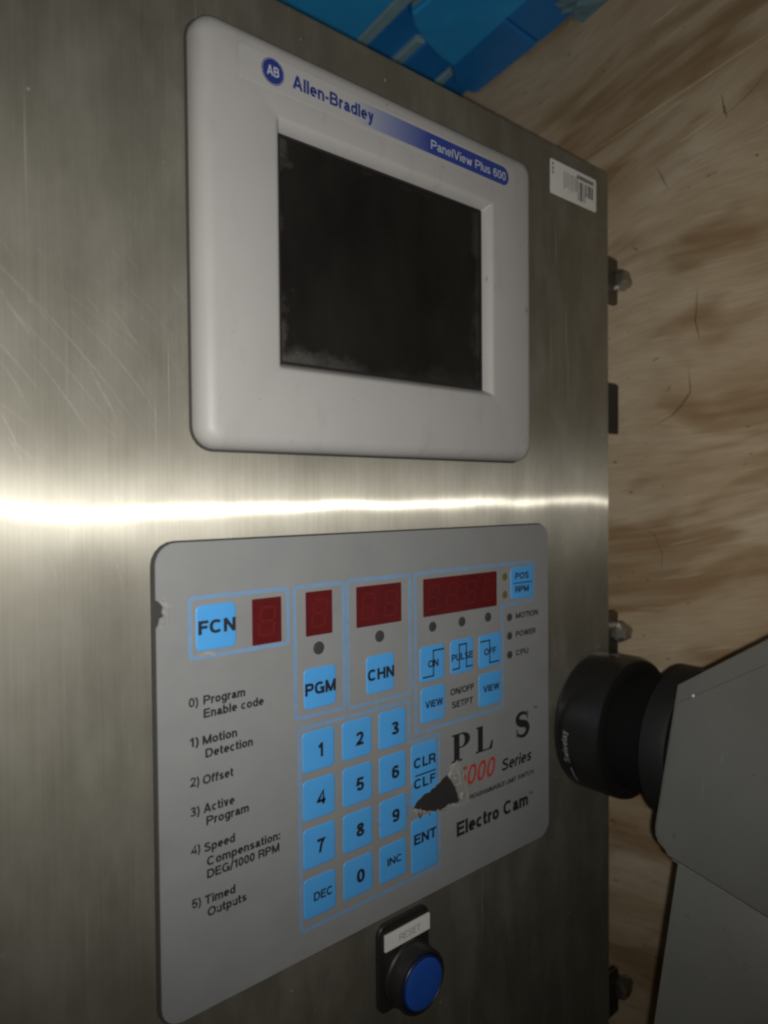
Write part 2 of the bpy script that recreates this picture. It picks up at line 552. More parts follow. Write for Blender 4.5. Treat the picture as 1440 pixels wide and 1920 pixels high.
def glyph(ch, t):
    """grotesque letter as centre-line strokes; capital height 1, stroke t -> (width, strokes)"""
    h = t / 2
    T, B, X = 1 - h, h, .735 - h          # centre lines at cap top, base, x-height top

    def caps(w):
        return h, w - h, w / 2
    if ch == ' ':
        return .30, []
    if ch in 'OQ':
        l, r, c = caps(.92)
        return .92, [el(c, .5, r - c, .5 - h, 90, 450, 28)]
    if ch == 'C':
        l, r, c = caps(.86)
        return .86, [el(c, .5, r - c, .5 - h, 42, 318, 24)]
    if ch == 'G':
        l, r, c = caps(.88)
        return .88, [el(c, .5, r - c, .5 - h, 45, 330, 24), [(c + .04, .46), (r - .01, .46), (r - .01, 0)]]
    if ch == 'D':
        l, r, c = caps(.82)
        return .82, [[(l, 0), (l, 1)], [(h, T)] + el(.36, .5, r - .36, .5 - h, 90, -90, 16) + [(h, B)]]
    if ch in 'BPR':
        w = .76
        l, r, c = caps(w)
        st = [[(l, 0), (l, 1)]]
        if ch == 'B':
            st.append([(h, T)] + el(.42, (T + .53) / 2, r - .46, (T - .53) / 2, 90, -90, 10) + [(h, .53)])
            st.append([(h, .53)] + el(.42, (B + .53) / 2, r - .42, (.53 - B) / 2, 90, -90, 10) + [(h, B)])
        else:
            m_ = .46
            st.append([(h, T)] + el(.42, (T + m_) / 2, r - .42, (T - m_) / 2, 90, -90, 10) + [(h, m_)])
            if ch == 'R':
                st.append([(.44, m_), (.58, m_ - .06), (r - .02, .30), (r, 0)])
        return w, st
    if ch in 'EFL':
        w = {'E': .70, 'F': .65, 'L': .62}[ch]
        st = [[(h, 0), (h, 1)]]
        if ch in 'EF':
            st += [[(h, T), (w, T)], [(h, .52), (w - .06, .52)]]
        if ch in 'EL':
            st.append([(h, B), (w, B)])
        return w, st
    if ch in 'HIMNTUVWA':
        if ch == 'I':
            return t, [[(h, 0), (h, 1)]]
        if ch == 'H':
            return .80, [[(h, 0), (h, 1)], [(.8 - h, 0), (.8 - h, 1)], [(h, .52), (.8 - h, .52)]]
        if ch == 'T':
            return .72, [[(0, T), (.72, T)], [(.36, 0), (.36, T)]]
        if ch == 'N':
            return .80, [[(h, 0), (h, 1)], [(.8 - h, 0), (.8 - h, 1)], [(h, .97), (.8 - h, .03)]]
        if ch == 'M':
            w = .95
            return w, [[(h, 0), (h, 1)], [(w - h, 0), (w - h, 1)], [(h, .97), (w / 2, .04)], [(w / 2, .04), (w - h, .97)]]
        if ch == 'U':
            w = .80
            return w, [[(h, 1)] + el(w / 2, .34, w / 2 - h, .34 - h, 180, 360, 14) + [(w - h, 1)]]
        if ch == 'V':
            return .80, [[(h * .9, 1), (.4, 0)], [(.4, 0), (.8 - h * .9, 1)]]
        if ch == 'W':
            return 1.16, [[(h, 1), (.32, 0)], [(.32, 0), (.58, 1)], [(.58, 1), (.84, 0)], [(.84, 0), (1.16 - h, 1)]]
        if ch == 'A':
            return .84, [[(h * .9, 0), (.42, 1)], [(.42, 1), (.84 - h * .9, 0)], [(.2, .30), (.64, .30)]]
    if ch == 'S':
        w = .78
        return w, [el(w / 2, .735, w / 2 - h - .03, .265 - h, 22, 200, 12) + [(.24, .60), (w / 2, .53), (w - .22, .45)] + el(w / 2, .27, w / 2 - h, .27 - h, 15, -165, 12)]
    if ch == '0':
        return .60, [el(.30, .5, .30 - h, .5 - h, 90, 450, 24)]
    if ch == '1':
        return .44, [[(.30, 0), (.30, 1)], [(.02, .73), (.16, .77), (.27, .92)]]
    if ch == '2':
        return .60, [el(.30, .70, .30 - h, .30 - h, 175, 0, 12) + [(.60 - h - .03, .55), (.34, .34), (h + .02, .16), (h, B), (.60, B)]]
    if ch == '3':
        return .60, [el(.29, .745, .28 - h, .255 - h, 165, -70, 12) + [(.24, .53)], [(.24, .53)] + el(.30, .275, .30 - h, .275 - h, 75, -165, 12)]
    if ch == '4':
        return .62, [[(.45, 0), (.45, .96), (.05, .30), (.05, .27), (.62, .27)]]
    if ch == '5':
        return .60, [[(.56, T), (.15, T), (.08, .50)] + el(.30, .33, .30 - h, .33 - h, 130, -165, 14)]
    if ch == '6':
        return .60, [el(.30, .33, .30 - h, .33 - h, 90, 450, 20), [(.30 + .22, .80)] + el(.32, .5, .32 - h, .5 - h, 70, 180, 12)]
    if ch == '7':
        return .60, [[(0, T), (.55, T), (.36, .60), (.22, 0)]]
    if ch == '8':
        return .60, [el(.30, .75, .26 - h, .25 - h, 90, 450, 18), el(.30, .275, .30 - h, .275 - h, 90, 450, 20)]
    if ch == '9':
        return .60, [el(.30, .67, .30 - h, .33 - h, 90, 450, 20), [(.08, .20)] + el(.28, .5, .32 - h, .5 - h, 250, 360, 12)]
    # lower case
    xr = (X + h) / 2
    bowl_ = lambda c, w: el(c, X / 2 + h / 2, w / 2 - h, (X - B) / 2, 90, 450, 20)
    if ch == 'o':
        return .62, [bowl_(.31, .62)]
    if ch in 'bdpq':
        w = .62
        s_ = h if ch in 'bp' else w - h
        lo, hi = (0, 1) if ch in 'bd' else (-.28, X + h)
        return w, [bowl_(w / 2, w), [(s_, lo), (s_, hi)]]
    if ch == 'g':
        w = .62
        return w, [bowl_(w / 2, w), [(w - h, X + h), (w - h, .02)] + el(w / 2, .02, w / 2 - h, .22, 0, -155, 10)]
    if ch == 'c':
        return .57, [el(.30, (X + B) / 2, .30 - h, (X - B) / 2, 45, 315, 18)]
    if ch == 'e':
        return .60, [[(h, .37), (.60 - h, .37)] + el(.30, (X + B) / 2, .30 - h, (X - B) / 2, 5, 312, 20)]
    if ch == 'a':
        w = .58
        return w, [[(.07, .54)] + el(.28, X - .16, .25 - h, .16, 150, 0, 10) + [(w - h - .02, .14), (w - .01, B * .4)],
                   [(w - h - .02, .44), (.30, .40)] + el(.24, .22, .24 - h, .22 - h, 90, 300, 12) + [(w - h - .03, .20)]]
    if ch == 'i':
        return t, [[(h, 0), (h, X + h)], [(h, 1 - t), (h, 1)]]
    if ch == 'l':
        return t, [[(h, 0), (h, 1)]]
    if ch == 't':
        return .36, [[(.15, .95), (.15, .20), (.19, B + .02), (.36, B)], [(0, X), (.35, X)]]
    if ch == 'f':
        return .36, [[(.14, 0), (.14, .80), (.19, T - .02), (.37, T)], [(0, X), (.35, X)]]
    if ch == 'r':
        return .38, [[(h, 0), (h, X + h)], [(h, .45), (.14, X - .08), (.25, X - .01), (.38, X)]]
    if ch == 'n':
        w = .58
        return w, [[(h, 0), (h, X + h)], [(h, .42)] + el(w / 2, X - .22, w / 2 - h, .22, 180, 0, 12) + [(w - h, 0)]]
    if ch == 'm':
        w = .92
        q = (w - t) / 4
        return w, [[(h, 0), (h, X + h)], [(h, .45)] + el(h + q, X - .18, q, .18, 180, 0, 10) + [(w / 2, 0)],
                   [(w / 2, .45)] + el(w / 2 + q, X - .18, q, .18, 180, 0, 10) + [(w - h, 0)]]
    if ch == 'u':
        w = .58
        return w, [[(w - h, 0), (w - h, X + h)], [(h, X + h), (h, .3)] + el(w / 2, B + .22, w / 2 - h, .22, 180, 360, 12)]
    if ch == 's':
        w = .55
        m_ = (X + B) / 2
        return w, [el(w / 2, (X + m_) / 2 + .01, w / 2 - h - .01, (X - m_) / 2, 20, 200, 9) + [(w / 2, m_)] + el(w / 2, (B + m_) / 2, w / 2 - h, (m_ - B) / 2, 15, -165, 9)]
    if ch == 'v':
        return .56, [[(h, X + h), (.28, 0)], [(.28, 0), (.56 - h, X + h)]]
    if ch == 'w':
        return .84, [[(h, X + h), (.24, 0)], [(.24, 0), (.42, X)], [(.42, X), (.60, 0)], [(.60, 0), (.84 - h, X + h)]]
    if ch == 'y':
        return .56, [[(h, X + h), (.29, .06)], [(.56 - h, X + h), (.28, 0), (.20, -.19), (.05, -.22)]]
    if ch == '-':
        return .34, [[(.02, .36), (.32, .36)]]
    if ch == ')':
        return .28, [el(-.16, .38, .36, .68, 58, -58, 10, 2)]
    if ch == ':':
        return t, [[(h, 0), (h, t)], [(h, .5), (h, .5 + t)]]
    if ch == '/':
        return .34, [[(.03, -.04), (.31, 1.03)]]
    if ch == '\u00b5':
        w = .62
        return w, [[(h, -.3), (h, X + h)], [(h, .3)] + el(w / 2, B + .22, w / 2 - h, .22, 180, 360, 12) + [(w - h, X + h)]]
    return .5, []


def strip_mesh(pts, t):
    """constant-width mitred ribbon along pts"""
    q = [Vector(pts[0])]
    for p in pts[1:]:
        if (Vector(p) - q[-1]).length > 1e-4:
            q.append(Vector(p))
    closed = len(q) > 3 and (q[0] - q[-1]).length < 1e-3
    if closed:
        q = q[:-1]
    n = len(q)
    v, f = [], []
    for i in range(n):
        a = q[i - 1] if (closed or i > 0) else None
        b = q[(i + 1) % n] if (closed or i < n - 1) else None
        d1 = (q[i] - a).normalized() if a is not None else None
        d2 = (b - q[i]).normalized() if b is not None else None
        d1 = d1 or d2
        d2 = d2 or d1
        n1, n2 = Vector((-d1[1], d1[0])), Vector((-d2[1], d2[0]))
        mt = (n1 + n2) / max(.42, 1 + n1.dot(n2))
        v += [tuple(q[i] + mt * t / 2), tuple(q[i] - mt * t / 2)]
    for i in range(n if closed else n - 1):
        j = (i + 1) % n
        f.append((2 * i, 2 * i + 1, 2 * j + 1, 2 * j))
    return v, f


def text_mesh(body, t=.15, gap=None):
    gap = gap or max(.055, .16 - t * .42)
    vs, fs = [], []
    x = 0.0
    for ch in body:
        w, strokes = glyph(ch, t)
        for k_, st_ in enumerate(strokes):
            v, f = strip_mesh(st_, t)
            f = [tuple(i + len(vs) for i in q) for q in f]
            vs += [(x + px, py, k_ * .006) for px, py in v]
            fs += f
        x += w + gap
    return vs, fs


def text(body, x0, x1, zb, cap, y, mat, parent, bold=.15, shear=0.0, name='lettering', rise=0.0):
    """flat print: left x0, right x1, baseline zb, capital height cap, on plane y"""
    vs, fs = text_mesh(body, bold)
    mn, mx = min(v[0] for v in vs), max(v[0] for v in vs)
    sx = (x1 - x0) / (mx - mn)
    out = []
    for v in vs:
        z = v[1] * cap
        xx = x0 + (v[0] - mn) * sx
        out.append((xx + shear * z, y - v[2] * .6, zb + z + rise * (xx - x0)))
    return build(name, out, fs, mat, parent)


def polyline_mesh(pts, w, y, cap=0.0):
    """thick flat polyline (x, z) as quads, in plane y"""
    v, f = [], []
    for (ax, az), (bx, bz) in zip(pts[:-1], pts[1:]):
        d = Vector((bx - ax, bz - az))
        d.normalize()
        n = Vector((-d[1], d[0])) * w / 2
        e = d * w / 2
        k_ = len(v)
        v += [(ax - e[0] + n[0], y, az - e[1] + n[1]), (ax - e[0] - n[0], y, az - e[1] - n[1]),
              (bx + e[0] - n[0], y, bz + e[1] - n[1]), (bx + e[0] + n[0], y, bz + e[1] + n[1])]
        f.append((k_, k_ + 1, k_ + 2, k_ + 3))
    return v, f


# ------------------------------------------------------------------ setting
fl_ = box('crate_floor', -420, 640, -420, 620, FLOOR - 12, FLOOR, 'ply')
tag(fl_, kind='structure')

wall = thing('plywood_sheet', (330, 120, FLOOR), 'knotty tan plywood sheet with scratches standing behind the steel cabinet', 'plywood')
box('sheet', 330, 342, -420, 620, FLOOR + .05, 330, 'ply', wall)


def ribbon(name, pts, widths, mat, x=329.9):
    """thin raised or dark line on the plywood face; pts are (y, z)"""
    v, f = [], []
    n = len(pts)
    for i, (y, z) in enumerate(pts):
        a = Vector(pts[max(i - 1, 0)])
        b = Vector(pts[min(i + 1, n - 1)])
        d = (b - a).normalized()
        w = widths[i] / 2
        nx, nz = -d[1] * w, d[0] * w
        v += [(x, y + nx, z + nz), (x, y - nx, z - nz), (x + .3, y + nx, z + nz), (x + .3, y - nx, z - nz)]
    for i in range(n - 1):
        a, b = i * 4, i * 4 + 4
        f += [(a, a + 1, b + 1, b), (a, b, b + 2, a + 2), (a + 1, a + 3, b + 3, b + 1)]
    return build(name, v, f, mat, wall)


def jit(pts, n=5, amp=.5):
    out = []
    for (a, b) in zip(pts[:-1], pts[1:]):
        for i in range(n):
            t = i / n
            out.append((a[0] + (b[0] - a[0]) * t + random.uniform(-amp, amp) * (i > 0),
                        a[1] + (b[1] - a[1]) * t + random.uniform(-amp, amp) * (i > 0)))
    out.append(pts[-1])
    return out


def taper(pts, w):
    n = len(pts)
    return [w * max(.12, min(1, 3.2 * min(i, n - 1 - i) / n)) * random.uniform(.65, 1.2) for i in range(n)]


for pts, w in (([(-19.8, -40), (-17.8, -59.6), (-20.9, -73.5)], 1.3), ([(-14, -88), (-14.8, -104.4), (-9.2, -112.2), (-3.5, -117.8), (12, -124)], 1.5),
               ([(8.1, 45.3), (2.8, 34.1), (0.1, 27.9)], .9), ([(25.3, -2.1), (20.7, -5.8)], 1.4), ([(11.2, -80.9), (6, -79.9)], 1.3),
               ([(-60.6, 76.2), (-47.3, 65.2), (-36.4, 60.4)], .7), ([(-33.8, 73.3), (-36, 64), (-37, 57.9)], 1.6),
               ([(19, -190), (9, -196), (4, -207), (4, -222)], .7), ([(-2, -98), (1, -103)], 1.0)):
    p = jit(pts, 4, .45)
    ribbon('crack', p, taper(p, w * .75), 'crack')
for pts, w in (([(63.5, 71.2), (0, 84), (-75, 99)], .55), ([(11.8, 137.5), (-9.8, 142.1)], .6), ([(8, 76), (-14, 82)], .6), ([(-8, 55), (-30, 61)], .6)):
    p = jit(pts, 6, .12)
    ribbon('scratch', p, taper(p, w), 'scratch')

# ------------------------------------------------------------------ steel cabinet
cab = thing('control_cabinet', (30, 100, FLOOR), 'brushed stainless steel control cabinet with a scratched front panel', 'cabinet')
box('front_panel', -210, 261.3, 0, 14, FLOOR + .2, 18.7, 'steel', cab, bev=1.6)
box('cabinet_body', -206, 257, 14, 190, FLOOR + .2, 14.5, 'clampsteel', cab, bev=1.0)


def steel_scratch(p0, p1, bow, w):
    """thin curved scratch in the brushed front, (x, z) ends"""
    a, b = Vector(p0), Vector(p1)
    d = (b - a)
    nrm_ = Vector((-d[1], d[0])).normalized() * bow
    pts = []
    for i in range(11):
        t = i / 10
        pts.append(tuple(a + d * t + nrm_ * (4 * t * (1 - t))))
    ws = taper(pts, w * .34)
    v, f = [], []
    for i, q in enumerate(pts):
        n_ = Vector((-d[1], d[0])).normalized() * ws[i] / 2
        v += [(q[0] + n_[0], -.03, q[1] + n_[1]), (q[0] - n_[0], -.03, q[1] - n_[1])]
    f = [(2 * i, 2 * i + 1, 2 * i + 3, 2 * i + 2) for i in range(10)]
    build('scratch', v, f, 'steel_scratch', cab)


for p0, p1, bow, w in (((-62, -98), (-14, -152), 2.5, .28), ((-64, -106), (-24, -150), 2.0, .20), ((-40, -110), (-8, -148), 2.4, .30), ((-30, -104), (-17, -121), .6, .28),
                       ((-55, -120), (-32, -152), 1.0, .22), ((-66, -116), (-46, -140), .6, .20), ((-34, -128), (-25, -145), .4, .34), ((-50, -100), (-12, -128), 2.0, .16),
                       ((-9, -161), (-7, -168), .1, .5), ((-60, -142), (-54, -156), .3, .4), ((-58, -150), (-53, -160), .2, .4), ((-28, -186), (-24, -200), .3, .3),
                       ((-48, -184), (-44, -196), .3, .25), ((-44, -92), (-4, -120), 1.2, .14), ((-70, -90), (-36, -128), 1.6, .16),
                       ((128, -366), (150, -420), 2.2, .35), ((143, -360), (157, -398), 1.4, .3), ((170, -402), (188, -452), 2.4, .4), ((205, -372), (214, -410), 1.0, .3), ((120, -402), (138, -446), 2.0, .3)):
    steel_scratch(p0, p1, bow, w)
rs = random.Random(21)
for i in range(34):
    x, z = rs.uniform(-68, -8), rs.uniform(-165, -85)
    ln, an = rs.uniform(5, 22), R(rs.uniform(-66, -38))
    steel_scratch((x, z), (x + ln * math.cos(an), z + ln * math.sin(an)), rs.uniform(-.6, 1.0), rs.uniform(.10, .24))


def clamp(z, lean):
    c = box('door_clamp', 256, 277.6, 3.5, 7.5, z - 15, z + 13, 'clampsteel', cab, bev=1.9)
    lathe_x('clamp_nut', 3.2, z, [(4.0, 274.6), (6.3, 275.2), (6.3, 281.6), (5.4, 282.8), (4.0, 283.0)], 'bolt', c, seg=6, rot=.25 + lean)
    lathe_x('clamp_screw', 3.2, z, [(3.4, 282), (3.4, 285.6), (3.0, 287.4), (2.0, 288.5), (.6, 289)], 'bolt', c, seg=20)
    return c


for z, ln in ((-40, 0), (-253, .3), (-473, .55)):
    clamp(z, ln)
box('hinge_leaf', 256, 283.5, 7, 9.5, -132, -101.5, 'black', cab, bev=1.1)

# ------------------------------------------------------------------ operator terminal
term = thing('operator_terminal', (92.5, 0, -152), 'pale grey operator terminal with a dark dusty screen set in the steel panel', 'terminal')
oh, od = 5, 9.0
O = lambda i, y, r: ring(rrect(0 + i, 179.6 - i, -152 + i, -3.0 - i, max(r, .5), 6), y)
rings = [O(0, 0, 8), O(0, -3.2, 8), O(.35, -5.0, 7.8), O(1.2, -6.6, 7), O(2.6, -7.9, 6), O(4.2, -8.7, 4.6), O(6, -9, 3.5)]
S = lambda a, y, r: ring(rrect(30.9 + a, 148.4 - a, -121.8 + a, -31.4 - a, r, 6), y)
rings += [S(-1.2, -9.0, 1.6), S(-.3, -8.8, 1.2), S(.4, -8.2, 1.0), S(2.6, -4.6, .8), S(2.7, -2.0, .7)]
v, f = loft(rings, cap0=False, cap1=False)
build('bezel', v, f, 'bezel', term, smooth=True)
v, f = loft([ring(rrect(-.7, 180.2, -152.8, -2.4, 8.6, 6), 0.05), ring(rrect(-.7, 180.2, -152.8, -2.4, 8.6, 6), -.9)])
build('gasket', v, f, 'gasket', term)
slab('screen', 33.4, 145.9, -119.4, -33.9, .6, -3.6, -2.6, 'screen', term, edge=.05)
frame_line('screen_surround', rrect(33.3, 146.0, -119.5, -33.8, .6), rrect(34.6, 144.7, -118.2, -35.1, .4), -4.3, -3.5, 'black', term)
lab = slab('name_strip', 15.7, 164.2, -22.2, -10.6, .8, -9.2, -8.95, 'strip', term, edge=.12)
pts = [(66, -12.1), (66, -20.9)] + [(155.6 + 4.2 * math.cos(R(a)), -16.7 + 4.35 * math.sin(R(a))) for a in range(-90, 91, 12)]
build('blue_band', ring(pts, -9.28), [tuple(range(len(pts)))], 'band', lab)
c = [(29 + 4.75 * math.cos(R(a)), -15.9 + 4.75 * math.sin(R(a))) for a in range(0, 360, 8)]
em = build('round_emblem', ring(c, -9.27), [tuple(range(len(c)))], 'navy', lab)
v, f = [], []
for rad, w in ((4.45, .12),):
    n = 40
    for i in range(n):
        a = 2 * math.pi * i / n
        v += [(29 + rad * math.cos(a), -9.32, -15.9 + rad * math.sin(a)), (29 + (rad - w) * math.cos(a), -9.32, -15.9 + (rad - w) * math.sin(a))]
    f = [(2 * i, 2 * i + 1, (2 * i + 3) % (2 * n), (2 * i + 2) % (2 * n)) for i in range(n)]
tv, tf = text_mesh('AB', .17)
mn, mx = min(q[0] for q in tv), max(q[0] for q in tv)
k0 = len(v)
v += [(26.5 + (q[0] - mn) * 5.0 / (mx - mn), -9.33 - q[2] * .6, -17.5 + q[1] * 3.5) for q in tv]
f += [tuple(i + k0 for i in q) for q in tf]
build('emblem_print', v, f, 'white_ink', lab)
text('Allen-Bradley', 37.3, 75.8, -18.6, 5.0, -9.3, 'navy', lab, bold=.20)
text('PanelView Plus 600', 108.0, 157.6, -18.7, 3.9, -9.32, 'white_ink', lab, bold=.15)

# ------------------------------------------------------------------ keypad unit
kp = thing('keypad_unit', (92, 0, -350), 'grey membrane keypad unit with blue keys and red display windows', 'keypad')
slab('gasket', -15.4, 200.4, -350.6, -183.7, 8.4, -1.0, 0.05, 'gasket', kp, edge=.1)
# overlay film with a torn notch at the left edge and a torn hole
outer = rrect(-14.2, 200.0, -350.0, -184.3, 7.5, 6)
hole = [(101.6, -307.6), (104.8, -305.0), (107.6, -303.6), (111.5, -303.2), (114.9, -301.8), (118.6, -300.2), (122.2, -298.4), (124.3, -299.6),
        (126.6, -302.2), (128.8, -306.0), (130.6, -310.1), (131.4, -313.6), (127.4, -312.9), (123.5, -313.0), (121.0, -313.9), (118.5, -313.4), (115.2, -312.8), (112.3, -311.9), (108.6, -310.4), (105.4, -309.4)]
hr = random.Random(4)
hole = [(p_[0] + (q_[0] - p_[0]) * t + hr.uniform(-.45, .45), p_[1] + (q_[1] - p_[1]) * t + hr.uniform(-.45, .45)) for p_, q_ in zip(hole, hole[1:] + hole[:1]) for t in (0, .34, .67)]
notch = [(-14.2, -203.2), (-12.8, -204.2), (-11.7, -205.9), (-12.2, -207.6), (-11.5, -208.9), (-13.0, -209.6), (-13.3, -211.4), (-14.2, -212.8)]
left = [i for i, p_ in enumerate(outer) if abs(p_[0] + 14.2) < .01]
ins = [i for i in left if outer[i][1] > -250][-1]
outl = outer[:ins + 1] + notch + outer[ins + 1:]
bm = bmesh.new()
b_ = WL[kp]


def lp(pts, y):
    vs = [bm.verts.new(W(x, y, z) - b_) for x, z in pts]
    return vs, [bm.edges.new((vs[i], vs[(i + 1) % len(vs)])) for i in range(len(vs))]


vo, eo = lp(outl, -1.5)
vh, eh = lp(hole, -1.5)
bmesh.ops.triangle_fill(bm, use_beauty=True, use_dissolve=False, edges=eo + eh)
for vs, pts in ((vo, outl), (vh, hole)):
    vb = [bm.verts.new(W(x, -1.02, z) - b_) for x, z in pts]
    for i in range(len(vs)):
        j = (i + 1) % len(vs)
        bm.faces.new((vs[i], vs[j], vb[j], vb[i]))
bmesh.ops.recalc_face_normals(bm, faces=bm.faces)
me = bpy.data.meshes.new('overlay_film')
bm.to_mesh(me)
bm.free()
film = link('overlay_film', me, kp, None, 'overlay', False)
# what shows inside the hole, and the curled torn edges
prism('torn_hole_bed', [(98, -297), (134, -297), (134, -316), (98, -316)], -1.06, -.9, 'pit', kp)
YF = -1.5


def curl(name, pts_in, pts_out, lift, mat='torn'):
    v, f = [], []
    for (a, b) in zip(pts_in, pts_out):
        v.append((a[0], YF - random.uniform(.25, 1.0) * lift, a[1]))
        mxp = ((a[0] + b[0]) / 2 + random.uniform(-.4, .4), YF - random.uniform(.2, .6) * lift, (a[1] + b[1]) / 2 + random.uniform(-.4, .4))
        v.append(mxp)
        v.append((b[0], YF - .03, b[1]))
    for i in range(len(pts_in) - 1):
        a, b = 3 * i, 3 * i + 3
        f += [(a, a + 1, b + 1, b), (a + 1, a + 2, b + 2, b + 1)]
    return build(name, v, f, mat, kp)


def crumple(name, grid, lift, seed, mat='torn'):
    """small crumpled, ragged flap of film; grid is rows of (x, z) points from the torn edge outwards"""
    r_ = random.Random(seed)
    nr, nc = len(grid), len(grid[0])
    fine = []
    R_, C_ = (nr - 1) * 4 + 1, (nc - 1) * 3 + 1
    for i in range(R_):
        row = []
        for j in range(C_):
            u_, w_ = i / 4, j / 3
            i0, j0 = min(int(u_), nr - 2), min(int(w_), nc - 2)
            fu, fv = u_ - i0, w_ - j0
            p_ = [(grid[i0][j0][q] * (1 - fv) + grid[i0][j0 + 1][q] * fv) * (1 - fu) + (grid[i0 + 1][j0][q] * (1 - fv) + grid[i0 + 1][j0 + 1][q] * fv) * fu for q in (0, 1)]
            edge_ = i in (0, R_ - 1) or j in (0, C_ - 1)
            jt = .55 if edge_ else .3
            hgt = lift * (1 - i / (R_ - 1)) ** 1.3
            y = YF - .04 - hgt * r_.uniform(.35, 1.0) - (0 if i == R_ - 1 else r_.uniform(0, .28))
            row.append((p_[0] + r_.uniform(-jt, jt), y, p_[1] + r_.uniform(-jt, jt)))
        fine.append(row)
    v = [p_ for row in fine for p_ in row]
    f = []
    for i in range(R_ - 1):
        for j in range(C_ - 1):
            a_ = i * C_ + j
            f += [(a_, a_ + 1, a_ + C_ + 1), (a_, a_ + C_ + 1, a_ + C_)]
    return build(name, v, f, mat, kp)


crumple('torn_flap', [[(121.8, -298.4), (124.0, -298.6), (126.8, -302.0), (129.0, -306.0), (131.0, -310.4), (131.8, -314.2)],
                      [(123.8, -296.2), (127.4, -295.6), (130.6, -299.6), (132.4, -304.2), (134.4, -309.6), (135.0, -314.4)],
                      [(125.4, -294.0), (130.2, -293.0), (133.8, -297.0), (135.0, -303.4), (138.0, -309.4), (138.2, -315.2)]], 1.7, 5)
crumple('torn_flap', [[(131.8, -313.4), (127.4, -312.6), (123.4, -312.8), (119.4, -313.4)], [(134.6, -316.4), (128.4, -315.4), (123.8, -314.8), (119.2, -314.4)]], .9, 9)
crumple('torn_flap', [[(101.0, -307.4), (104.6, -309.2), (108.6, -310.6), (112.6, -312.0)], [(100.2, -308.4), (104.2, -310.4), (108.4, -311.6), (112.4, -313.0)]], .5, 12)
crumple('torn_flap', [[(-12.6, -203.6), (-11.4, -205.6), (-11.8, -207.8), (-11.2, -209.2), (-13.0, -211.4)], [(-10.6, -202.6), (-8.6, -205.4), (-9.6, -208.0), (-9.8, -210.4), (-12.6, -213.2)]], .7, 31)
curl('crease', [(97.8, -300.4), (98.2, -303.0), (98.0, -306.0), (97.2, -309.4)], [(99.8, -300.0), (100.4, -303.0), (100.2, -306.4), (99.0, -309.8)], .4, 'keyline')  # pale colour stands in for the glint along this crease
curl('crease', [(79.6, -306.2), (81.2, -308.2), (82.2, -309.6)], [(81.0, -305.4), (83.0, -307.4), (83.4, -309.2)], .35, 'keyline')  # another glint on the film, put into the pale colour
curl('crease', [(0.6, -223.4), (4.2, -223.0), (7.0, -223.8)], [(1.0, -225.0), (4.6, -224.4), (7.2, -225.4)], .4, 'torn')

YL, YK, YT = -1.56, -1.68, -1.72
INS = 1.6


def panel_line(x0, x1, z0, z1, r=2.2):
    frame_line('printed_frame', rrect(x0, x1, z0, z1, r), rrect(x0 + INS, x1 - INS, z0 + INS, z1 - INS, max(.4, r - INS)), YL, -1.45, 'keyline', kp)


panel_line(-3.0, 38.4, -225.6, -203.1)
panel_line(39.8, 64.8, -255.8, -203.1)
panel_line(65.4, 101.3, -256.6, -202.8)


def inset_poly(pts, d):
    n = len(pts)
    out = []
    for i in range(n):
        p0, p1, p2 = Vector(pts[i - 1]), Vector(pts[i]), Vector(pts[(i + 1) % n])
        e1, e2 = (p1 - p0).normalized(), (p2 - p1).normalized()
        n1, n2 = Vector((-e1[1], e1[0])), Vector((-e2[1], e2[0]))
        q = (n1 + n2) / max(.3, 1 + n1.dot(n2))
        out.append(tuple(p1 + q * d))
    return out


def soft(pts, r=1.8):
    out = []
    n = len(pts)
    for i in range(n):
        p0, p1, p2 = Vector(pts[i - 1]), Vector(pts[i]), Vector(pts[(i + 1) % n])
        a, b = p1 + (p0 - p1).normalized() * r, p1 + (p2 - p1).normalized() * r
        for t in (0, .25, .5, .75, 1):
            out.append(tuple(a * (1 - t) ** 2 + p1 * 2 * t * (1 - t) + b * t * t))
    return out


L1 = [(188.6, -202.6), (103.0, -202.6), (103.0, -275.4), (163.6, -275.4), (163.6, -224.6), (188.6, -224.6)]
L2 = [(100.2, -258.4), (41.2, -258.4), (41.2, -339.8), (118.6, -339.8), (118.6, -277.2), (100.2, -277.2)]
L2c = [(117.8, -314.2), (117.8, -339.0), (42.0, -339.0), (42.0, -259.2), (99.4, -259.2), (99.4, -278.0), (117.8, -278.0), (117.8, -300.0)]
sm = [L2c[0]] + [q for i in range(1, len(L2c) - 1) for q in soft([L2c[i - 1], L2c[i], L2c[i + 1]], 1.6)[5:10]] + [L2c[-1]]
v, f = strip_mesh(sm, INS)
build('printed_frame', [(x, YL, z) for x, z in v], f, 'keyline', kp)
for L in (L1,):
    o_ = soft(L)
    i_ = soft(inset_poly(L, INS), 1.2)
    frame_line('printed_frame', o_, i_, YL, -1.45, 'keyline', kp)


def key_mesh(w, h):
    e = .7
    v, f = loft([ring(rrect(-w / 2, w / 2, -h / 2, h / 2, 2.0), .35), ring(rrect(-w / 2, w / 2, -h / 2, h / 2, 2.0), .22),
                 ring(rrect(-w / 2 + .25, w / 2 - .25, -h / 2 + .25, h / 2 - .25, 1.8), .05),
                 ring(rrect(-w / 2 + e, w / 2 - e, -h / 2 + e, h / 2 - e, 1.5), 0)], cap0=False)
    me = bpy.data.meshes.new('key')
    me.from_pydata([(x * MM, y * MM, z * MM) for x, y, z in v], [], f)
    bm = bmesh.new()
    bm.from_mesh(me)
    bmesh.ops.recalc_face_normals(bm, faces=bm.faces)
    bm.to_mesh(me)
    bm.free()
    for p in me.polygons:
        p.use_smooth = True
    me.materials.append(M['key'])
    return me


KM = {}


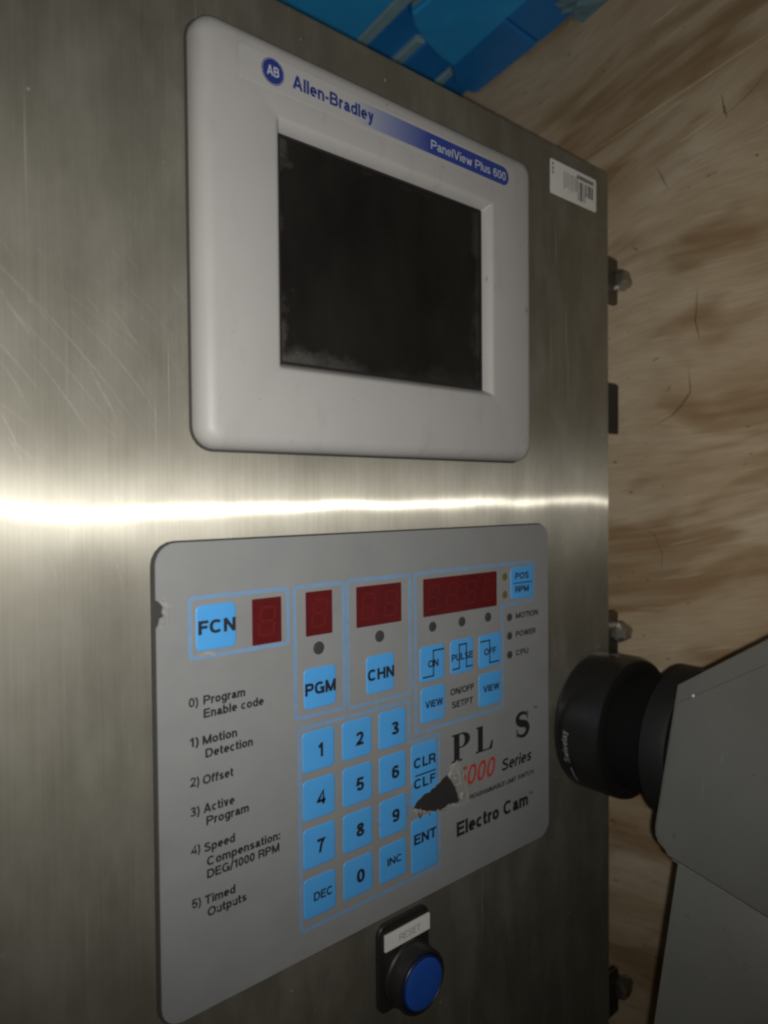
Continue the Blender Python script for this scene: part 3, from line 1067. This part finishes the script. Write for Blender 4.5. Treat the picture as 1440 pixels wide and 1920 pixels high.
def key(cx, cz, w=15.6, h=16.2):
    if (w, h) not in KM:
        KM[(w, h)] = key_mesh(w, h)
    o = bpy.data.objects.new('key', KM[(w, h)])
    COL.objects.link(o)
    o.parent = kp
    o.location = W(cx, YK, cz) - WL[kp]
    WL[o] = W(cx, YK, cz)
    return o


def keyed(cx, cz, lines, w=15.6, h=16.2):
    k_ = key(cx, cz, w, h)
    for ln in lines:
        text(*ln[:5], YT, 'ink', k_, bold=ln[5] if len(ln) > 5 else .225)
    return k_


keyed(7.7, -214.7, [('FCN', .8, 15.3, -217.0, 4.9)])
keyed(52.2, -244.4, [('PGM', 44.9, 59.8, -247.0, 4.9)])
keyed(83.4, -244.2, [('CHN', 76.3, 91.0, -246.7, 4.9)])
for i, (c_, r_, t) in enumerate([(0, 0, '1'), (1, 0, '2'), (2, 0, '3'), (0, 1, '4'), (1, 1, '5'), (2, 1, '6'), (0, 2, '7'), (1, 2, '8'), (2, 2, '9'), (1, 3, '0')]):
    cx, cz = 51.1 + 19.35 * c_, -269.2 - 19.1 * r_ - (0.3 if r_ == 3 else 0)
    wd = 2.4 if t == '1' else 4.3
    xo = .9 + .3 * c_
    keyed(cx, cz, [(t, cx + xo - wd / 2, cx + xo + wd / 2, cz - 3.0, 5.6, .215)])
keyed(51.1, -327.2, [('DEC', 48.0, 57.0, -329.0, 3.5, .20)])
keyed(89.6, -327.0, [('INC', 86.2, 94.4, -328.4, 3.3, .20)])
k_ = key(108.6, -288.7, 16.4, 18.4)
text('CLR', 102.0, 115.6, -290.4, 4.6, YT, 'ink', k_, bold=.21)
v, f = polyline_mesh([(103.2, -293.7), (115.4, -293.7)], .7, YT)
build('rule_line', v, f, 'ink', k_)
# the lower lines of this key: the tear has taken the feet of the letters
text('CL', 102.0, 111.0, -299.6, 4.5, YT, 'ink', kp, bold=.21)
text('F', 112.0, 115.4, -299.4, 4.3, YT, 'ink', kp, bold=.2)
k_ = key(108.4, -325.2, 16.4, 24.4)
text('ENT', 101.9, 115.8, -324.6, 4.7, YT, 'ink', k_, bold=.21)
text('V', 104.4, 107.4, -313.4, 3.0, YT, 'ink', k_)
text('1', 110.6, 112.0, -314.0, 2.2, YT, 'ink', k_)
# rest of the CLR / CLE key below the rule, left and above the tear
build('key', ring([(100.5, -297.5), (116.7, -297.5), (116.7, -300.9), (111.4, -302.9), (107.4, -303.3), (104.4, -304.8), (101.4, -307.2), (100.5, -307.6)], -1.66), [tuple(range(8))], 'key', kp)

# displays
def display(x0, x1, z0, z1, digits):
    d = slab('display_window', x0, x1, z0, z1, .5, -1.72, -1.4, 'red', kp, edge=.1)
    cw = (x1 - x0) / digits
    v, f = [], []
    for n in range(digits):
        cx = x0 + cw * (n + .5)
        cz = (z0 + z1) / 2
        w, h = min(6.2, cw * .62), 10.4
        for a, b in (((-w / 2 + 1, h / 2), (w / 2 - 1, h / 2)), ((-w / 2 + 1, 0), (w / 2 - 1, 0)), ((-w / 2 + 1, -h / 2), (w / 2 - 1, -h / 2)),
                     ((-w / 2, 1), (-w / 2, h / 2 - .6)), ((w / 2, 1), (w / 2, h / 2 - .6)), ((-w / 2, -1), (-w / 2, -h / 2 + .6)), ((w / 2, -1), (w / 2, -h / 2 + .6))):
            sk = lambda p: (cx + p[0] + p[1] * .12, cz + p[1])
            vv, ff = polyline_mesh([sk(a), sk(b)], .9, -1.745)
            f += [tuple(i + len(v) for i in q) for q in ff]
            v += vv
    build('digit_segments', v, f, 'segment', d)


display(22.1, 34.6, -223.8, -206.6, 1)
display(45.7, 58.4, -223.6, -206.2, 1)
display(70.7, 95.5, -223.4, -206.4, 2)
display(108.6, 158.5, -223.4, -206.3, 4)


def led(x, z, r, mat='led'):
    lathe_y('indicator_lamp', x, z, [(r, -1.45), (r, -1.68), (r * .8, -1.80), (r * .3, -1.86)], mat, kp, seg=18)


led(51.7, -228.8, 2.6)
led(83.1, -228.4, 2.5)
for x in (114.4, 133.6, 152.0):
    led(x, -228.3, 2.3)
led(164.6, -209.6, 1.9, 'led_amber')
led(164.6, -218.6, 1.9, 'led_amber')
for z, t, xr in ((-230.3, 'MOTION', 191.2), (-239.7, 'POWER', 189.2), (-249.3, 'CPU', 183.2)):
    led(168.2, z, 2.0)
    text(t, 173.2, xr, z - 1.3, 2.9, -1.53, 'ink', kp, bold=.21)

k_ = key(178.2, -213.4, 18.2, 16.2)
text('POS', 172.6, 183.6, -211.6, 3.3, YT, 'ink', k_, bold=.21)
text('RPM', 172.6, 183.6, -218.4, 3.3, YT, 'ink', k_, bold=.21)
v, f = polyline_mesh([(171.4, -213.6), (185.6, -213.6)], .55, YT)
build('rule_line', v, f, 'ink', k_)
k_ = key(114.0, -244.7)
v, f = polyline_mesh([(108.2, -250.6), (114.6, -250.6), (114.6, -239.2), (121.2, -239.2)], .75, YT)
build('step_symbol', v, f, 'ink', k_)
text('ON', 111.2, 117.8, -246.6, 3.3, YT - .03, 'ink', k_, bold=.21)
k_ = key(133.4, -244.4)
v, f = polyline_mesh([(127.2, -250.0), (131.6, -250.0), (131.6, -239.0), (136.4, -239.0), (136.4, -250.0), (140.4, -250.0)], .75, YT)
build('pulse_symbol', v, f, 'ink', k_)
text('PULSE', 126.3, 140.9, -246.3, 3.3, YT - .03, 'ink', k_, bold=.21)
k_ = key(153.4, -244.8, 16.6, 16.2)
v, f = polyline_mesh([(146.6, -239.8), (153.0, -239.8), (153.0, -250.8), (159.8, -250.8)], .75, YT)
build('step_symbol', v, f, 'ink', k_)
text('OFF', 149.0, 157.8, -246.8, 3.3, YT - .03, 'ink', k_, bold=.21)


def tri(k, x, z, s, down):
    t = [(x - s, z), (x + s, z), (x, z - s if down else z + s)]
    build('arrow_print', ring(t, YT + .015), [(0, 1, 2)], 'keyline', k)


k_ = key(114.4, -263.3)
text('VIEW', 109.4, 120.6, -264.8, 3.2, YT, 'ink', k_, bold=.21)
tri(k_, 118.6, -266.2, 2.6, True)
k_ = key(153.2, -263.6, 16.6, 16.2)
text('VIEW', 148.2, 160.0, -264.8, 3.2, YT, 'ink', k_, bold=.21)
text('ON/OFF', 125.6, 141.8, -262.0, 3.1, -1.53, 'ink', kp, bold=.21)
text('SETPT', 126.6, 141.0, -268.2, 3.1, -1.53, 'ink', kp, bold=.21)

# printed function list
P = -1.53
for num, zb, lines in (('0)', -241.7, [('Program', 2.4, 18.9, -241.7), ('Enable code', 2.4, 26.6, -246.4)]),
                       ('1)', -255.6, [('Motion', 1.9, 15.4, -255.8), ('Detection', 2.9, 21.8, -260.6)]),
                       ('2)', -269.5, [('Offset', 1.8, 13.7, -269.8)]),
                       ('3)', -279.9, [('Active', 1.9, 14.0, -280.0), ('Program', 2.9, 19.8, -284.6)]),
                       ('4)', -293.3, [('Speed', 1.9, 14.0, -293.9), ('Compensation:', 2.9, 33.0, -299.1), ('DEG/1000 RPM', 2.9, 32.6, -303.6)]),
                       ('5)', -312.2, [('Timed', 1.9, 13.9, -312.6), ('Outputs', 2.9, 18.4, -317.2)])):
    text(num, -3.0, .5, zb, 3.25, P, 'ink', kp, bold=.18)
    for t, xa, xb, z_ in lines:
        text(t, xa, xb, z_, 3.25, P, 'ink', kp, bold=.205)


# maker's print: serif capitals built as outlines
def serif(name, polys, x0, zb, h, mat):
    v, f = [], []
    for i, pl in enumerate(polys):
        f.append(tuple(range(len(v), len(v) + len(pl))))
        v += [(x0 + px * h, P - .004 * i, zb + pz * h) for px, pz in pl]
    return build(name, v, f, mat, kp)


def arc(cx, cz, rx, rz, a0, a1, n=14):
    return [(cx + rx * math.cos(R(a0 + (a1 - a0) * i / n)), cz + rz * math.sin(R(a0 + (a1 - a0) * i / n))) for i in range(n + 1)]


stem = [(.10, .05), (.39, .05), (.39, .95), (.10, .95)]
foot = [(-.02, 0), (.52, 0), (.52, .07), (-.02, .07)]
head = [(0, .94), (.4, .94), (.4, 1.0), (0, 1.0)]
bo, bi = arc(.5, .73, .44, .27, 90, -90), arc(.5, .73, .15, .21, 90, -90)
bowl = [[bo[i], bo[i + 1], bi[i + 1], bi[i]] for i in range(14)]
arms = [[(.3, 1.0), (.5, 1.0), (.5, .94), (.3, .94)], [(.3, .52), (.5, .52), (.5, .46), (.3, .46)]]
serif('serif_letter', [stem, foot, head] + bowl + arms, 126.4, -294.0, 13.2, 'ink')
serif('serif_letter', [stem, foot, head, [(.4, 0), (.92, 0), (.92, .06), (.4, .06)], [(.92, 0), (.98, .34), (.90, .34), (.74, .06)]], 143.0, -293.4, 12.6, 'ink')
sp = arc(.40, .74, .30, .20, 30, 270, 16)[:-1] + arc(.40, .27, .33, .245, 90, -150, 16)
sv = []
for i in range(len(sp) - 1):
    def nrm(j):
        a, b = Vector(sp[max(j - 1, 0)]), Vector(sp[min(j + 1, len(sp) - 1)])
        d = (b - a).normalized()
        t = j / (len(sp) - 1)
        w = .055 + .095 * math.sin(math.pi * t) ** 2
        return Vector(sp[j]), Vector((-d[1], d[0])) * w
    (a, na), (b, nb) = nrm(i), nrm(i + 1)
    sv.append([tuple(a + na), tuple(b + nb), tuple(b - nb), tuple(a - na)])
sv += [[(.66, .68), (.74, .68), (.74, .98), (.68, .98)], [(.03, .02), (.09, .02), (.11, .34), (.03, .34)]]
serif('serif_letter', sv, 172.8, -293.0, 13.0, 'ink')
text('\u00b5', 159.2, 170.2, -292.0, 11.0, P, 'ghost', kp, bold=.2)
text('TM', 187.2, 190.4, -280.6, 1.3, P, 'ink', kp, bold=.16)
text('5000', 129.0, 155.6, -307.2, 9.6, P, 'redink', kp, bold=.16, shear=.22)
text('Series', 161.4, 185.0, -306.9, 6.0, P, 'ink', kp, bold=.19, shear=.18)
text('PROGRAMMABLE LIMIT SWITCH', 136.4, 187.0, -314.4, 2.3, P, 'ink', kp, bold=.21)
text('Electro Cam', 129.2, 182.4, -329.6, 6.9, P, 'ink', kp, bold=.225)
text('TM', 183.0, 186.2, -324.6, 1.4, P, 'ink', kp, bold=.16)

# ------------------------------------------------------------------ reset button
rb = thing('reset_push_button', (95, 0, -392), 'round blue push button in a black holder below a white RESET strip', 'push button')
slab('holder_plate', 80.6, 110.2, -391.5, -353.0, 4.5, -2.2, .05, 'black', rb, edge=.6)
lb = slab('legend_strip', 83.6, 110.0, -364.4, -357.2, .3, -3.0, -2.1, 'paper', rb, edge=.1)
text('RESET', 91.6, 104.2, -362.4, 2.9, -3.04, 'paper_ink', lb, bold=.11)
BX, BZ = 96.9, -378.6
lathe_y('collar', BX, BZ, [(14.3, -2.0), (14.3, -4.2), (13.6, -4.9), (13.6, -10.9), (13.2, -11.8), (12.3, -12.1), (11.8, -11.5), (11.8, -9.5)], 'black', rb)
cp = lathe_y('button_cap', BX, BZ, [(11.6, -9.3), (11.6, -12.0), (11.1, -12.6), (10.5, -12.8)], 'caprim', rb)
lathe_y('button_face', BX, BZ, [(10.7, -12.6), (10.55, -12.9), (10.1, -13.02), (6, -13.1), (2, -13.14)], 'cap', cp)

# ------------------------------------------------------------------ barcode sticker
st = thing('barcode_sticker', (226.5, 0, -8), 'small white barcode sticker at the top corner of the steel cabinet', 'sticker')
slab('paper', 205.2, 248.0, -8.0, 10.3, 1.2, -.16, .03, 'paper', st, edge=.05)
v, f = [], []
rnd = random.Random(3)


def bar(x0, x1, z0, z1):
    k0 = len(v)
    v.extend([(x0, -.19, z0), (x1, -.19, z0), (x1, -.19, z1), (x0, -.19, z1)])
    f.append((k0, k0 + 1, k0 + 2, k0 + 3))


x = 230.0
while x < 243.2:
    w = rnd.choice([.5, .5, .9, 1.5])
    bar(x, x + w, -5.6 if x < 237 else -2.0, 5.0)
    x += w + rnd.choice([.5, .6, 1.0])
x = 229.4
while x < 245:
    w = rnd.uniform(.7, 1.3)
    bar(x, x + w, 6.2, 8.4)
    x += w + .35
build('barcode', v, f, 'barcode', st)
v, f = [], []
x = 217.0
while x < 229.2:
    w = rnd.uniform(.25, .6)
    bar(x, x + w, -4.8 + rnd.uniform(0, 4), 6.6)
    x += w + rnd.uniform(.5, .9)
for z in (8.0, 5.6, 3.4):
    bar(206.6, 208.2, z - .7, z + .7)
build('faded_print', v, f, 'paper_ink', st)

# ------------------------------------------------------------------ grey housing with a black roller
HP = Vector((214, -64, -259))
HE = Vector((-22, 0, -66)).normalized()
HN = Vector((-66, 0, 22)).normalized()          # outwards, up and to the left


def H(a, s, d=0.0):
    """a: mm away from the cabinet front, s: mm down the leaning face, d: mm proud of the face"""
    p = HP + Vector((0, -a, 0)) + HE * s + HN * d
    return tuple(p)


hs = thing('machine_housing', (225, -130, FLOOR), 'dark grey painted machine housing with a black round end cap facing the steel cabinet', 'machine')


def face_block(name, pts, d0, d1, mat, parent, bev=1.2):
    pts = [tuple(p) for p in pts]
    n = len(pts)
    if sum(pts[i][0] * pts[(i + 1) % n][1] - pts[(i + 1) % n][0] * pts[i][1] for i in range(n)) < 0:
        pts = pts[::-1]
    i1, i2 = inset_poly(pts, bev * .3), inset_poly(pts, bev)
    rg = [[H(a, s, d1) for a, s in pts], [H(a, s, d0 - bev) for a, s in pts], [H(a, s, d0 - bev * .3) for a, s in i1], [H(a, s, d0) for a, s in i2]]
    v, f = loft(rg)
    return build(name, v, f, mat, parent, smooth=True)


up_ = [(0, 0.5), (-.3, 66)] + [(-.3 + 8 - 8 * math.cos(R(t)), 66 + 9 * math.sin(R(t))) for t in (25, 50, 75)] + [(9, 76.2), (120, 96), (170, 104), (170, -118), (42, -31)]
cover = face_block('upper_cover', up_, -2.2, -46, 'housing', hs, 2.2)
rim = [(1.6, 10.0), (9.6, 4.4), (42, -18.4), (160, -98), (164, -110), (42, -29.5), (2.2, -.2)]
strip = [(9.8, 3.9), (40.0, -17.6), (165, -106), (165, -114), (42, -30.0), (1.6, .2), (1.2, 3.0)]
face_block('face_plate', [(2.2, 9.6), (10.2, 4.2), (42, -17.6), (165, -104), (165, 103.0), (120, 95.8), (9.2, 76.0), (2.0, 68)], .2, -3.0, 'housing', hs, 1.1)
lower = [(14.3, 77.35), (14.3, 300), (54, 300), (58, 120), (60, 85.5)]
face_block('lower_leg', lower, .1, -40, 'housing', hs, .5)
sv_ = [H(a_, s_, .32) for a_, s_ in ((12, 76.45), (60, 85.0), (60, 85.4), (12, 76.85))]
build('seam_bead', sv_, [(0, 1, 2, 3)], 'seam', hs)  # thin pale ribbon along the joint of cover and leg
box('dark_backing', 230, 262, -240, -126, FLOOR + .2, -330, 'housing_dark', hs)  # plain dark block filling the view beside the leg
box('foot_plate', 150, 268, -240, -74, FLOOR + .05, FLOOR + 8, 'housing_dark', hs)
for a, s in ((10.4, 4.4),):
    c = HP + Vector((0, -a, 0)) + HE * s + HN * .9
    v = []
    f = []
    for i in range(12):
        t = 2 * math.pi * i / 12
        v.append(tuple(c + Vector((0, -1, 0)) * .7 * math.cos(t) + HE * .7 * math.sin(t)))
    v.append(tuple(c + HN * .5))
    f = [(i, (i + 1) % 12, 12) for i in range(12)]
    build('paint_chip', v, f, 'paper', hs)

KX, KZ = 243.0, -297.0
cap_ = lathe_y('end_cap', KX, KZ, [(33, -.4), (36.6, -.5), (37.6, -1.4), (38.0, -3.0), (38.0, -25.5), (37.4, -27.4), (35.6, -28.2), (32, -28.4)], 'blackgloss', hs, seg=72)
lathe_y('neck', KX, KZ, [(31.0, -28.0), (31.0, -52)], 'neck_shade', hs, seg=64)
lathe_y('flange', KX, KZ, [(32, -49.4), (37.4, -49.8), (38.6, -51.0), (38.6, -60), (37.6, -63), (30, -64)], 'flange', hs, seg=72)
# lettering wrapped round the cap
def wrap_text(body, ang0, ang1, yb, cap, mat, bold, name='lettering'):
    vs, fs = text_mesh(body, bold)
    mn, mx = min(q[0] for q in vs), max(q[0] for q in vs)
    out = []
    for q in vs:
        t = (q[0] - mn) / (mx - mn)
        a = R(ang0 + (ang1 - ang0) * t)
        y = yb + q[1] * cap
        out.append((KX + 38.12 * math.cos(a), y, KZ + 38.12 * math.sin(a)))
    return build(name, out, fs, mat, cap_)


wrap_text('Swivelay', 203, 176, -9.6, 3.4, 'lettering', .15)
v, f = [], []
for i in range(9):
    a = R(208 + i * 2.2)
    for y in (-9.4, -8.6):
        v.append((KX + 38.12 * math.cos(a), y, KZ + 38.12 * math.sin(a)))
f = [(2 * i, 2 * i + 1, 2 * i + 3, 2 * i + 2) for i in range(8)]
build('lettering_flourish', v, f, 'lettering', cap_)

# ------------------------------------------------------------------ blue plastic pieces behind the cabinet top
def bz_(y, off=0.0):
    return 158 + (160 - y) * .12 + off


def blue_tile(name, pts, off, th, mat, parent, bev=1.6):
    """tile seen from below: pts are (x, y), lower face lifted by off mm"""
    pts = [tuple(p) for p in pts]
    n = len(pts)
    if sum(pts[i][0] * pts[(i + 1) % n][1] - pts[(i + 1) % n][0] * pts[i][1] for i in range(n)) < 0:
        pts = pts[::-1]
    i2 = inset_poly(pts, bev)
    rg = [[(x, y, bz_(y, off + th)) for x, y in pts], [(x, y, bz_(y, off + bev)) for x, y in pts], [(x, y, bz_(y, off)) for x, y in i2]]
    v, f = loft(rg)
    return build(name, v, f, mat, parent, smooth=False)


bt = thing('blue_plastic_tray', (240, 180, 162), 'blue plastic tray of overlapping panels lying above the steel cabinet top', 'tray')
blue_tile('backing', [(60, 20), (328, 20), (329, 300), (60, 300)], 9, 6, 'blue_dk', bt)
blue_tile('panel', [(60, 40), (207, 40), (212, 300), (60, 300)], 0, 8, 'blue_lt', bt)
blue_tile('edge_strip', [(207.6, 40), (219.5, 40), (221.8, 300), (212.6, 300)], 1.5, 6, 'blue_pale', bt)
blue_tile('panel', [(222.4, 128), (231, 136), (251, 142), (252, 163), (252.5, 300), (222.8, 300)], 6, 3, 'blue_dk', bt)
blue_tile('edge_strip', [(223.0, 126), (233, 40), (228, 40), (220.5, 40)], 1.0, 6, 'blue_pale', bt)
blue_tile('panel', [(224.6, 128), (232, 40), (281, 40), (283.6, 96.5), (286, 148), (270, 147), (252, 142.6), (232, 135)], -1.5, 9, 'blue_lt', bt)
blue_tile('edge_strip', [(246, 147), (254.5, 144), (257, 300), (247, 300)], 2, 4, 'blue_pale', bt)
blue_tile('panel', [(257, 146), (285, 150), (287, 300), (258, 300)], 5, 4, 'blue_dk', bt)
blue_tile('panel', [(285.6, 98.5), (327, 100.5), (329.2, 162), (326, 166), (305, 166), (287.8, 152)], 2.5, 7, 'blue_dk', bt)
blue_tile('panel', [(285.0, 96.5), (284.0, 40), (322, 40), (326.4, 98.0)], 2.0, 7, 'blue_dk', bt)
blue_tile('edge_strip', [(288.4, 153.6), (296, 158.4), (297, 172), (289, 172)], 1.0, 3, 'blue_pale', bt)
# crumpled wrap at the wall
v, f = [], []
nx, ny = 9, 8
rnd = random.Random(11)
for j in range(ny):
    for i in range(nx):
        x = 300 + 29.6 * i / (nx - 1)
        y = 66 - 34 * j / (ny - 1) + rnd.uniform(-1, 1) * (j == 0) * 3
        v.append((x if i == nx - 1 else x + rnd.uniform(-1.5, 1.5), y, bz_(y, -2.2 + rnd.uniform(-1.4, 1.2))))
for j in range(ny - 1):
    for i in range(nx - 1):
        a = j * nx + i
        f.append((a, a + 1, a + nx + 1, a + nx))
wrap = build('plastic_wrap', v, f, 'film', bt)
md = wrap.modifiers.new('thickness', 'SOLIDIFY')
md.thickness = .0004
